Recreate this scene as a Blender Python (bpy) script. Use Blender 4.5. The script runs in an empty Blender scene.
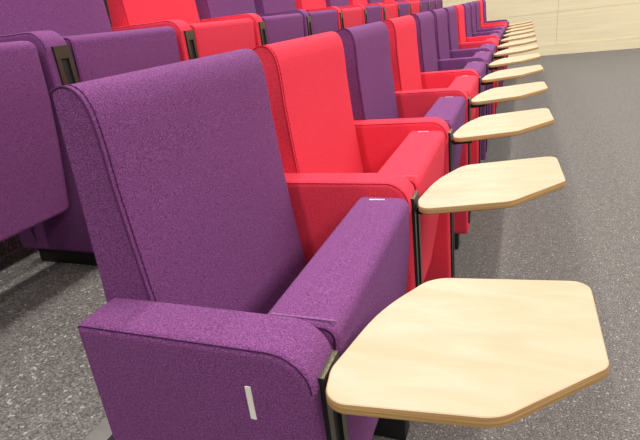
import bpy, bmesh, math
from mathutils import Vector, Matrix

SC = bpy.context.scene
COL = SC.collection
PITCH = 0.55          # distance between neighbouring chairs in a row
STEP = 0.420          # height of the platform under the second row
ROW2_X = -0.853        # set-back of the second row
ROW2_Y = 0.017

# ------------------------------------------------------------------ materials
def new_mat(name):
    m = bpy.data.materials.new(name); m.use_nodes = True
    nt = m.node_tree
    return m, nt, nt.nodes['Principled BSDF']

def node(nt, kind, **kw):
    n = nt.nodes.new(kind)
    for k, v in kw.items():
        if k in n.inputs: n.inputs[k].default_value = v
        else: setattr(n, k, v)
    return n

def ramp(nt, src, stops):
    r = nt.nodes.new('ShaderNodeValToRGB')
    el = r.color_ramp.elements
    while len(el) < len(stops): el.new(0.5)
    for e, (p, c) in zip(el, stops):
        e.position = p; e.color = (*c, 1)
    nt.links.new(src, r.inputs['Fac'])
    return r.outputs['Color']

def srgb(r, g, b):
    f = lambda c: (c/255/12.92) if c/255 <= .04045 else ((c/255+.055)/1.055)**2.4
    return (f(r), f(g), f(b))

def fabric(name, dark, mid, light, sheen, tint):
    m, nt, b = new_mat(name)
    tc = node(nt, 'ShaderNodeTexCoord')
    n1 = node(nt, 'ShaderNodeTexNoise', Scale=620.0, Detail=3.0, Roughness=0.6)
    n2 = node(nt, 'ShaderNodeTexVoronoi', Scale=700.0)
    nt.links.new(tc.outputs['Object'], n1.inputs['Vector'])
    nt.links.new(tc.outputs['Object'], n2.inputs['Vector'])
    c = ramp(nt, n1.outputs['Fac'], [(0.30, dark), (0.5, mid), (0.72, light)])
    nt.links.new(c, b.inputs['Base Color'])
    mx = node(nt, 'ShaderNodeMath', operation='ADD')
    nt.links.new(n1.outputs['Fac'], mx.inputs[0]); nt.links.new(n2.outputs['Distance'], mx.inputs[1])
    bp = node(nt, 'ShaderNodeBump', Strength=0.55, Distance=0.0016)
    nt.links.new(mx.outputs[0], bp.inputs['Height']); nt.links.new(bp.outputs['Normal'], b.inputs['Normal'])
    b.inputs['Roughness'].default_value = 0.92
    b.inputs['Specular IOR Level'].default_value = 0.12
    b.inputs['Sheen Weight'].default_value = sheen
    b.inputs['Sheen Roughness'].default_value = 0.45
    b.inputs['Sheen Tint'].default_value = (*tint, 1)
    return m

def plain(name, col, rough=0.5, metal=0.0, spec=0.5):
    m, nt, b = new_mat(name)
    tc = node(nt, 'ShaderNodeTexCoord')
    n = node(nt, 'ShaderNodeTexNoise', Scale=40.0, Detail=2.0)
    nt.links.new(tc.outputs['Object'], n.inputs['Vector'])
    c = ramp(nt, n.outputs['Fac'], [(0.3, tuple(v*0.92 for v in col)), (0.7, tuple(min(1, v*1.06) for v in col))])
    nt.links.new(c, b.inputs['Base Color'])
    b.inputs['Roughness'].default_value = rough; b.inputs['Metallic'].default_value = metal
    b.inputs['Specular IOR Level'].default_value = spec
    return m

def wood(name, a, bcol, rough, sx, sy, sz):
    m, nt, b = new_mat(name)
    tc = node(nt, 'ShaderNodeTexCoord'); mp = node(nt, 'ShaderNodeMapping')
    mp.inputs['Scale'].default_value = (sx, sy, sz)
    nt.links.new(tc.outputs['Object'], mp.inputs['Vector'])
    n = node(nt, 'ShaderNodeTexNoise', Scale=1.0, Detail=4.0, Roughness=0.55, Distortion=0.6)
    nt.links.new(mp.outputs[0], n.inputs['Vector'])
    c = ramp(nt, n.outputs['Fac'], [(0.35, a), (0.65, bcol)])
    nt.links.new(c, b.inputs['Base Color'])
    b.inputs['Roughness'].default_value = rough
    b.inputs['Specular IOR Level'].default_value = 0.3
    return m

def carpet(name, stops, scale, fleck):
    m, nt, b = new_mat(name)
    tc = node(nt, 'ShaderNodeTexCoord')
    n = node(nt, 'ShaderNodeTexNoise', Scale=scale, Detail=3.0, Roughness=0.75)
    f = node(nt, 'ShaderNodeTexNoise', Scale=120.0, Detail=1.0)
    for t in (n, f): nt.links.new(tc.outputs['Object'], t.inputs['Vector'])
    c = ramp(nt, n.outputs['Fac'], stops)
    k = ramp(nt, f.outputs['Fac'], [(0.65, (0, 0, 0)), (0.71, (1, 1, 1))])
    mx = node(nt, 'ShaderNodeMix', data_type='RGBA')
    nt.links.new(k, mx.inputs[0]); nt.links.new(c, mx.inputs[6]); mx.inputs[7].default_value = (*fleck, 1)
    big = node(nt, 'ShaderNodeTexNoise', Scale=38.0, Detail=3.0, Roughness=0.7)
    nt.links.new(tc.outputs['Object'], big.inputs['Vector'])
    tone = ramp(nt, big.outputs['Fac'], [(0.3, (0.80, 0.80, 0.80)), (0.7, (1.18, 1.17, 1.16))])
    mul = node(nt, 'ShaderNodeMix', data_type='RGBA', blend_type='MULTIPLY')
    mul.inputs[0].default_value = 1.0
    nt.links.new(mx.outputs[2], mul.inputs[6]); nt.links.new(tone, mul.inputs[7])
    nt.links.new(mul.outputs[2], b.inputs['Base Color'])
    bp = node(nt, 'ShaderNodeBump', Strength=0.5, Distance=0.003)
    nt.links.new(n.outputs['Fac'], bp.inputs['Height']); nt.links.new(bp.outputs['Normal'], b.inputs['Normal'])
    b.inputs['Roughness'].default_value = 0.97; b.inputs['Specular IOR Level'].default_value = 0.1
    return m

M = {}
M['purple'] = fabric('purple_fabric', (0.088, 0.020, 0.088), (0.205, 0.060, 0.208), (0.365, 0.135, 0.375), 0.05, (0.85, 0.55, 0.9))
M['red'] = fabric('red_fabric', (0.64, 0.020, 0.046), (0.88, 0.048, 0.092), (0.94, 0.100, 0.160), 0.05, (1.0, 0.55, 0.6))
M['purple_seam'] = plain('purple_seam', (0.055, 0.014, 0.058), 0.9, spec=0.1)
M['red_seam'] = plain('red_seam', (0.30, 0.012, 0.026), 0.9, spec=0.1)
M['purple_welt'] = plain('purple_welt', (0.105, 0.029, 0.108), 0.9, spec=0.1)
M['red_welt'] = plain('red_welt', (0.50, 0.022, 0.045), 0.9, spec=0.1)
M['purple_thread'] = plain('purple_thread', (0.32, 0.13, 0.33), 0.8, spec=0.1)
M['red_thread'] = plain('red_thread', (0.92, 0.15, 0.20), 0.8, spec=0.1)
M['wood'] = wood('tablet_wood', (0.535, 0.41, 0.265), (0.58, 0.475, 0.345), 0.42, 7, 26, 26)
M['edge'] = wood('tablet_edge', (0.36, 0.20, 0.075), (0.52, 0.33, 0.14), 0.5, 6, 6, 420)
M['bronze'] = plain('bronze_metal', (0.135, 0.122, 0.088), 0.30, 0.8)
M['black'] = plain('black_plastic', (0.010, 0.010, 0.010), 0.6)
M['silver'] = plain('silver_tag', (0.85, 0.86, 0.88), 0.35, 0.3)
M['white'] = plain('white_strip', (0.93, 0.90, 0.82), 0.5)
M['carpet'] = carpet('grey_carpet', [(0.34, (0.070, 0.066, 0.063)), (0.5, (0.165, 0.157, 0.151)), (0.68, (0.33, 0.315, 0.30))], 230.0, (0.46, 0.445, 0.43))
M['wall'] = wood('cream_panel', (0.83, 0.73, 0.50), (0.89, 0.80, 0.56), 0.6, 1.2, 1.0, 22)
M['gap_shade'] = plain('gap_shade_wall', (0.045, 0.035, 0.04), 0.9, spec=0.1)  # made-up dark colour standing in for shade between the second-row backs
M['nosing'] = plain('grey_nosing', (0.20, 0.19, 0.18), 0.55)

# ------------------------------------------------------------------ mesh helpers
def finish(name, bm, mats, angle=40, smooth=True):
    bmesh.ops.recalc_face_normals(bm, faces=bm.faces)
    me = bpy.data.meshes.new(name); bm.to_mesh(me); bm.free()
    for m in (mats if isinstance(mats, (list, tuple)) else [mats]): me.materials.append(m)
    if smooth:
        me.polygons.foreach_set('use_smooth', [True]*len(me.polygons))
        me.set_sharp_from_angle(angle=math.radians(angle))
    return me

def link(name, me, parent=None, loc=(0, 0, 0)):
    o = bpy.data.objects.new(name, me); COL.objects.link(o)
    o.location = loc
    if parent: o.parent = parent
    return o

def rounded(pts, seg=6):
    """closed polygon of (u, v, radius) -> list of 2D points with arcs at the corners"""
    out = []; n = len(pts)
    for i in range(n):
        p = Vector(pts[i][:2]); r = pts[i][2]
        a = Vector(pts[i-1][:2]) - p; b = Vector(pts[(i+1) % n][:2]) - p
        la, lb = a.length, b.length
        a.normalize(); b.normalize()
        ang = math.acos(max(-1, min(1, a.dot(b))))
        if r <= 0 or ang > math.pi - 1e-3:
            out.append(p); continue
        t = r/math.tan(ang/2); lim = 0.49*min(la, lb)
        if t > lim: t = lim; r = t*math.tan(ang/2)
        bis = (a+b).normalized(); c = p + bis*(r/math.sin(ang/2))
        s = p + a*t - c; e = p + b*t - c
        a0 = math.atan2(s.y, s.x); d = math.atan2(e.y, e.x) - a0
        while d > math.pi: d -= 2*math.pi
        while d < -math.pi: d += 2*math.pi
        for k in range(seg+1):
            th = a0 + d*k/seg
            out.append(c + Vector((math.cos(th), math.sin(th)))*r)
    return out

def inset(poly, d):
    n = len(poly)
    area = sum(poly[i-1].x*poly[i].y - poly[i].x*poly[i-1].y for i in range(n))
    s = 1 if area > 0 else -1
    out = []
    for i in range(n):
        e1 = (poly[i]-poly[i-1]); e2 = (poly[(i+1) % n]-poly[i])
        if e1.length < 1e-9: e1 = e2
        if e2.length < 1e-9: e2 = e1
        e1 = e1.normalized(); e2 = e2.normalized()
        n1 = Vector((-e1.y, e1.x))*s; n2 = Vector((-e2.y, e2.x))*s
        b = (n1+n2)
        b = b.normalized() if b.length > 1e-6 else n1
        k = max(0.6, b.dot(n1))
        out.append(poly[i] + b*(d/k))
    return out

def padded(poly, y0, y1, r0, r1, seg=5, taper=None):
    """extrude an (x, z) outline from y0 to y1 with softly rounded ends"""
    bm = bmesh.new(); sl = []
    for k in range(seg+1):
        th = math.pi/2*k/seg
        sl.append((y0 + r0*(1-math.sin(th)) if r0 else y0, r0*(1-math.cos(th)) if r0 else 0))
    sl = [(y0 + r0*(1-math.cos(math.pi/2*k/seg)), r0*(1-math.sin(math.pi/2*k/seg))) for k in range(seg+1)]
    for k in range(1, 6): sl.append((y0+r0+(y1-y0-r0-r1)*k/6, 0))
    sl += [(y1 - r1*(1-math.cos(math.pi/2*k/seg)), r1*(1-math.sin(math.pi/2*k/seg))) for k in range(seg, -1, -1)]
    rings = []
    for y, d in sl:
        ring = [bm.verts.new((q.x, taper(y, q.y) if taper else y, q.y)) for q in inset(poly, d)]
        rings.append(ring)
    n = len(poly)
    for a, b in zip(rings, rings[1:]):
        for i in range(n):
            bm.faces.new((a[i], a[(i+1) % n], b[(i+1) % n], b[i]))
    bm.faces.new(rings[0]); bm.faces.new(list(reversed(rings[-1])))
    return bm

def tube(path, r, seg=6, bead=0.0):
    bm = bmesh.new(); rings = []
    n = len(path)
    for i, p in enumerate(path):
        p = Vector(p)
        t = (Vector(path[min(i+1, n-1)]) - Vector(path[max(i-1, 0)])).normalized()
        up = Vector((0, 1, 0)) if abs(t.y) < 0.9 else Vector((0, 0, 1))
        u = t.cross(up).normalized(); v = t.cross(u)
        rr = r*(1 + (bead if i % 2 else -bead))
        rings.append([bm.verts.new(p + (u*math.cos(2*math.pi*k/seg) + v*math.sin(2*math.pi*k/seg))*rr) for k in range(seg)])
    for a, b in zip(rings, rings[1:]):
        for k in range(seg): bm.faces.new((a[k], a[(k+1) % seg], b[(k+1) % seg], b[k]))
    bm.faces.new(rings[0]); bm.faces.new(list(reversed(rings[-1])))
    return bm

def add_box(bm, x0, x1, y0, y1, z0, z1, bev=0.0, mi=0):
    r = bmesh.ops.create_cube(bm, size=1)
    vs = r['verts']
    bmesh.ops.transform(bm, matrix=Matrix.Translation(((x0+x1)/2, (y0+y1)/2, (z0+z1)/2)) @ Matrix.Diagonal((x1-x0, y1-y0, z1-z0, 1)), verts=vs)
    fs = set(f for v in vs for f in v.link_faces)
    for f in fs: f.material_index = mi
    if bev:
        es = set(e for f in fs for e in f.edges)
        bmesh.ops.bevel(bm, geom=list(es), offset=bev, segments=2, affect='EDGES', profile=0.5)
    return bm

def box_mesh(name, dims, mat, bev=0.0):
    return finish(name, add_box(bmesh.new(), *dims, bev=bev), mat, smooth=bev > 0)

# ------------------------------------------------------------------ chair parts (x = 0 at the arm front, y = 0 at the chair's near side)
ARM_Y0, ARM_Y1 = -0.018, 0.060
BACK_Y0, BACK_Y1 = 0.056, 0.5305
SEAT_Y0, SEAT_Y1 = 0.067, 0.526

SINK = STEP - 0.365       # the second row sits this much lower over its own platform
def arm_outline(z): return rounded([(-0.326, z, .012), (-0.319, 0.685, .012), (0.0, 0.685, .050), (0.0, z, .012)], 8)
ARM = arm_outline(0.08)
def smooth(pts, k=4):
    """Catmull-Rom curve through the points"""
    p = [Vector(q) for q in pts]; out = []
    for i in range(len(p)-1):
        p0, p1, p2, p3 = p[max(i-1, 0)], p[i], p[i+1], p[min(i+2, len(p)-1)]
        for j in range(k):
            t = j/k
            out.append(0.5*((2*p1) + (p2-p0)*t + (2*p0-5*p1+4*p2-p3)*t*t + (3*p1-p0-3*p2+p3)*t**3))
    return out + [p[-1]]

BACK = (smooth([(-0.330, 0.956), (-0.317, 0.9608), (-0.304, 0.9600), (-0.292, 0.9525), (-0.2835, 0.9375), (-0.279, 0.914), (-0.277, 0.88)])
        + smooth([(-0.2765, 0.84), (-0.274, 0.80), (-0.267, 0.70), (-0.257, 0.60), (-0.246, 0.50), (-0.236, 0.40), (-0.227, 0.30)], 2)
        + smooth([(-0.24, 0.285), (-0.295, 0.285), (-0.31, 0.30)], 2)
        + smooth([(-0.328, 0.46), (-0.346, 0.62), (-0.343, 0.70), (-0.337, 0.82), (-0.332, 0.93)], 2))
SEAT = rounded([(-0.098, 0.668, .012), (0.002, 0.666, .020), (-0.004, 0.54, .6), (-0.020, 0.42, .6), (-0.052, 0.245, .016),
                (-0.135, 0.220, .03), (-0.185, 0.32, .04)], 7)

def arm_mesh(c, z): return finish('armrest_'+c, padded(arm_outline(z), ARM_Y0, ARM_Y1, .011, .014), M[c])
def back_mesh(c): return finish('backrest_'+c, padded(BACK, BACK_Y0, BACK_Y1, .0035, .024), M[c])
def seat_mesh(c): return finish('seat_'+c, padded(SEAT, SEAT_Y0, SEAT_Y1, .008, .034), M[c])

def open_path(poly, start, stop, front=False):
    """the run of outline points from index nearest start to nearest stop"""
    f = lambda q: min(range(len(poly)), key=lambda i: (poly[i]-Vector(q)).length)
    a, b = f(start), f(stop); n = len(poly)
    fwd = [(a+i) % n for i in range((b-a) % n+1)]
    back = [(a-i) % n for i in range((a-b) % n+1)]
    return [poly[i] for i in (fwd if front or len(fwd) <= len(back) else back)]

def resample(pts, step=0.02):
    out = [pts[0]]
    for a, b in zip(pts, pts[1:]):
        k = max(1, int((b-a).length/step))
        out += [a + (b-a)*j/k for j in range(1, k+1)]
    return out

def arm_piping(c):
    run = open_path(inset(ARM, .0025), (-0.319, 0.685), (0.0, 0.60))
    return finish('piping_'+c, tube([(q.x, ARM_Y0+.0022, q.y) for q in resample(run)], .0008), M[c+'_seam'])

def back_piping(c):
    run = open_path(inset(BACK, .0002), (-0.330, 0.956), (-0.231, 0.36), True)
    return finish('piping_'+c, tube([(q.x, BACK_Y0+.0004, q.y) for q in resample(run)], .0015), M[c+'_welt'])

def even(pts, step):
    """points at an even spacing along a polyline"""
    out = [pts[0]]; need = step
    for p, q in zip(pts, pts[1:]):
        d = (q-p).length; pos = 0.0
        while d-pos >= need:
            pos += need; out.append(p + (q-p)*(pos/d)); need = step
        need -= d-pos
    return out

def back_stitch(c):
    """a beaded line of stitching just inside the front edge"""
    run = even(open_path(inset(BACK, -.0006), (-0.312, 0.960), (-0.231, 0.36), True), .0045)
    return finish('stitching_'+c, tube([(q.x, BACK_Y0+.0085, q.y) for q in run], .0010, bead=.5), M[c+'_welt'])

def seat_stitch(c):
    run = [(-0.090 + i*.0042, SEAT_Y0+.009, .6682) for i in range(22)]
    return finish('stitching_'+c, tube(run, .0017, bead=.5), M[c+'_thread'])

def seat_seam(c):
    run = open_path(inset(SEAT, .006), (-0.105, 0.63), (0.0, 0.60))
    return finish('piping_'+c, tube([(q.x, SEAT_Y0+.0016, q.y) for q in resample(run)], .0020), M[c+'_seam'])

def tag_mesh():
    bm = bmesh.new()
    add_box(bm, -0.071, -0.043, .483, .4855, .6665, .6690)
    add_box(bm, -0.072, -0.066, .4805, .4845, .6665, .6692)
    return finish('number_tag', bm, M['silver'], smooth=False)

def slot_frame():
    """bronze ring standing proud of the arm front"""
    bm = bmesh.new()
    y0, y1, z0, z1 = 0.0, 0.050, 0.125, 0.646
    x0, x1 = -0.004, 0.006
    add_box(bm, x0, x1, y0, y0+.013, z0, z1)
    add_box(bm, x0, x1, y1-.013, y1, z0, z1)
    add_box(bm, x0, x1, y0+.013, y1-.013, z1-.030, z1)
    add_box(bm, x0, x1, y0+.013, y1-.013, z0, z0+.03)
    bmesh.ops.remove_doubles(bm, verts=bm.verts, dist=1e-5)
    bm.normal_update()
    for f in bm.faces: f.material_index = 1 if abs(f.normal.y) > .5 else 0
    return finish('slot_frame', bm, [M['bronze'], M['black']], smooth=False)

TABLET = [(0.083, 0.241, .05), (0.284, 0.262, .022), (0.286, 0.084, .022), (0.184, -0.015, .05), (0.016, -0.033, .026),
          (0.006, 0.02, .05), (0.030, 0.145, .30)]
def tablet_mesh():
    base = rounded(TABLET, 8)
    bm = bmesh.new(); rings = []
    z1, z0 = 0.645, 0.631
    for z, d in ((z1, .0022), (z1-.0008, .0009), (z1-.0026, 0.0), (z0+.002, 0.0), (z0, .0018)):
        rings.append([bm.verts.new((q.x, q.y, z)) for q in inset(base, d)])
    n = len(base)
    for j, (a, b) in enumerate(zip(rings, rings[1:])):
        for i in range(n):
            f = bm.faces.new((a[i], a[(i+1) % n], b[(i+1) % n], b[i])); f.material_index = 1 if j >= 1 else 0
    bm.faces.new(rings[0]); f = bm.faces.new(list(reversed(rings[-1])))
    return finish('writing_tablet', bm, [M['wood'], M['edge']], 30)

def hinge_mesh():
    bm = bmesh.new()
    add_box(bm, 0.0045, 0.060, 0.014, 0.036, 0.614, 0.6315, bev=.003)
    return finish('hinge_bracket', bm, M['black'])

cache = {}
def get(fn, *a):
    k = (fn.__name__,)+a
    if k not in cache: cache[k] = fn(*a)
    return cache[k]

def foot_mesh(h):
    return box_mesh('foot', (-0.28, -0.042, -0.004, 0.048, 0.0, h), M['black'], .004)
def slot_shade_mesh():
    return box_mesh('slot', (-0.006, 0.0012, 0.012, 0.038, 0.15, 0.617), M['black'])  # flat black plate; its colour stands in for shade inside the slot
def strip_mesh():
    return box_mesh('row_strip', (-0.0825, -0.0755, ARM_Y0-.0012, ARM_Y0+.002, 0.589, 0.635), M['white'])

def fit_arm(root, colour, dy, body, dz):
    a = link('armrest', get(arm_mesh, colour, 0.10 if dz else 0.08), root, (0, dy, dz))
    if colour != body: a['label'] = colour+' armrest'
    link('piping', get(arm_piping, colour), a)
    link('slot_frame', get(slot_frame), a)['label'] = 'bronze metal slot frame'
    link('slot', get(slot_shade_mesh), a)['label'] = 'slot with its inner shade painted black'
    link('foot', get(foot_mesh, 0.047 if dz else 0.082), root, (0, dy, 0))['label'] = 'black foot'
    return a

def fit_tablet(root, dy, tilt):
    t = link('writing_tablet', get(tablet_mesh), root, (0, dy, 0))
    # pivot about the hinge, so the outer end lifts a little
    t.rotation_euler = (0, -tilt, tilt*.7); t.location = (0.64*math.sin(tilt) + (.004 if tilt else 0), dy, 0.64*(1-math.cos(tilt)) - (0.008 if tilt else 0))
    t['label'] = 'pale wooden writing tablet'
    link('hinge_bracket', get(hinge_mesh), t)
    return t

ORD = ['first', 'second', 'third', 'fourth', 'fifth', 'sixth', 'seventh', 'eighth', 'ninth', 'tenth', 'eleventh', 'twelfth', 'last']
def make_chair(n, colours, origin, raised):
    c = colours[n]
    prev = colours[n-1] if n else c
    root = bpy.data.objects.new('auditorium_chair', None); COL.objects.link(root)
    root.empty_display_size = 0.1
    root.location = (origin[0] + (0 if raised or n == 0 else -0.006 if n == 1 else -0.003 if n == 2 else 0), origin[1]+n*PITCH, origin[2])
    root['category'] = 'chair'
    if raised:
        root['label'] = ('%s tip-up chair with tablet stowed, %s from the near end of raised second row' % (c, ORD[n])
                         if n < 12 else '%s tip-up chair at the far end of the raised second row' % c)
        root['group'] = 'second row auditorium chairs'
    else:
        if n == 0: root['label'] = 'big purple front-row chair nearest the viewer, white strip on its purple arm'
        elif n == 12: root['label'] = '%s front-row chair at the far end, nearest the cream wall' % c
        else: root['label'] = '%s chair with opened wooden tablet, %s from the near end of front row' % (c, ORD[n])
        root['group'] = 'front row auditorium chairs'
    dz = -SINK if raised else 0
    b = link('backrest', get(back_mesh, c), root, (0.004 if raised else 0.008 if n == 0 else -0.002, 0, dz if n else dz+.003))
    link('piping', get(back_piping, c), b)
    if not raised and n < 5: link('stitching', get(back_stitch, c), b)
    s = link('seat', get(seat_mesh, c), root, (0, 0, dz))
    link('piping', get(seat_seam, c), s)
    if not raised:
        if n < 5: link('stitching', get(seat_stitch, c), s)
        if n < 9: link('number_tag', get(tag_mesh), s)['label'] = 'small silver tag'
    a = fit_arm(root, 'red' if 'red' in (c, prev) else c, 0, c, dz)
    if not raised:
        fit_tablet(root, 0, math.radians(3.5) if n else 0)
        if n == 0: link('row_strip', get(strip_mesh), a)['label'] = 'white strip'
    if n == len(colours)-1: fit_arm(root, c, PITCH, c, dz)
    return root

P, R = 'purple', 'red'
FRONT = [P, R, P, R, P, P, P, R, P, P, P, R, P]
SECOND = [P, P, R, P, P, R, P, R, P, R, P, P, P]
for n in range(13): make_chair(n, FRONT, (0, 0, 0), False)
for n in range(13): make_chair(n, SECOND, (ROW2_X, ROW2_Y, STEP), True)

# ------------------------------------------------------------------ setting
def structure(name, me):
    o = link(name, me); o['kind'] = 'structure'; return o

WALL_Y = 8.92
structure('floor', box_mesh('floor', (-0.405, 7.0, -5.0, WALL_Y, -0.1, 0.0), M['carpet']))
structure('trim_1', box_mesh('platform_front', (-1.31, -0.405, -5.0, WALL_Y, -0.1, STEP), M['carpet']))
structure('trim_2', box_mesh('platform_rear', (-5.0, -1.31, -5.0, WALL_Y, -0.1, STEP+.365), M['carpet']))
structure('trim_3', box_mesh('step_nosing', (-0.440, -0.400, -5.0, WALL_Y-.01, STEP-.03, STEP+.004), M['nosing'], .002))
bm = bmesh.new()
add_box(bm, -5.0, 7.0, WALL_Y+.012, WALL_Y+.1, -0.1, 4.2)
xs = [-5.0 + 0.07 + 1.4*i for i in range(0, 10)]
xs = [0.672 + 2.4*k for k in range(-3, 4)]
zs = [0.150, 0.640, 1.86, 3.08, 4.2]
for xa, xb in zip(xs, xs[1:]):
    for za, zb in zip(zs, zs[1:]):
        add_box(bm, max(-5, xa)+.002, min(7, xb)-.002, WALL_Y, WALL_Y+.02, za+.0015, zb-.0015)
structure('wall_back', finish('wall_back', bm, M['wall'], smooth=False))
structure('wall_left', box_mesh('wall_left', (-5.1, -5.0, -5.0, WALL_Y, 0.0, 4.2), M['gap_shade']))  # unseen wall, coloured dark so gaps between second-row backs look shaded
structure('baseboard_back', box_mesh('baseboard_back', (-5.0, 7.0, WALL_Y-.012, WALL_Y+.012, 0.0, 0.148), M['wall']))

# ------------------------------------------------------------------ light: rows of ceiling luminaires plus soft room light
def lamp(name, loc, sx, sy, watts, col=(1, .95, .88)):
    l = bpy.data.lights.new(name, 'AREA'); l.shape = 'RECTANGLE'
    l.size = sx; l.size_y = sy; l.energy = watts; l.color = col
    o = bpy.data.objects.new(name, l); COL.objects.link(o)
    o.location = loc
    return o
lamp('ceiling_light', (3.3, 3.0, 3.5), 1.2, 13.0, 455)
lamp('ceiling_light', (1.0, 3.0, 3.5), 0.3, 13.0, 80)
lamp('ceiling_light', (-0.6, 3.0, 3.6), 0.09, 13.0, 190)
lamp('ceiling_light', (-2.15, 3.0, 3.9), 0.14, 13.0, 150)

w = bpy.data.worlds.new('world'); SC.world = w; w.use_nodes = True
bg = w.node_tree.nodes['Background']
bg.inputs['Color'].default_value = (1.0, 0.97, 0.93, 1); bg.inputs['Strength'].default_value = 0.23

# ------------------------------------------------------------------ camera
cam = bpy.data.cameras.new('camera'); co = bpy.data.objects.new('camera', cam); COL.objects.link(co)
yaw, pitch, roll = -0.4082, 0.3758, -0.1235
fw = Vector((math.sin(yaw)*math.cos(pitch), math.cos(yaw)*math.cos(pitch), -math.sin(pitch)))
rt = Vector((math.cos(yaw), -math.sin(yaw), 0)); up = rt.cross(fw)
r2 = rt*math.cos(roll) + up*math.sin(roll); u2 = -rt*math.sin(roll) + up*math.cos(roll)
mat = Matrix((r2, u2, -fw)).transposed().to_4x4()
mat.translation = Vector((0.1938, -0.4013, 1.0054))
co.matrix_world = mat
cam.sensor_fit = 'HORIZONTAL'; cam.sensor_width = 36; cam.lens = 507.86/640*36
cam.shift_x = 4.07/640; cam.shift_y = -1.63/640
cam.clip_start = 0.02
SC.camera = co

vs = SC.view_settings
vs.view_transform = 'Standard'; vs.look = 'None'; vs.exposure = 0.0; vs.gamma = 1.0; vs.use_curve_mapping = False
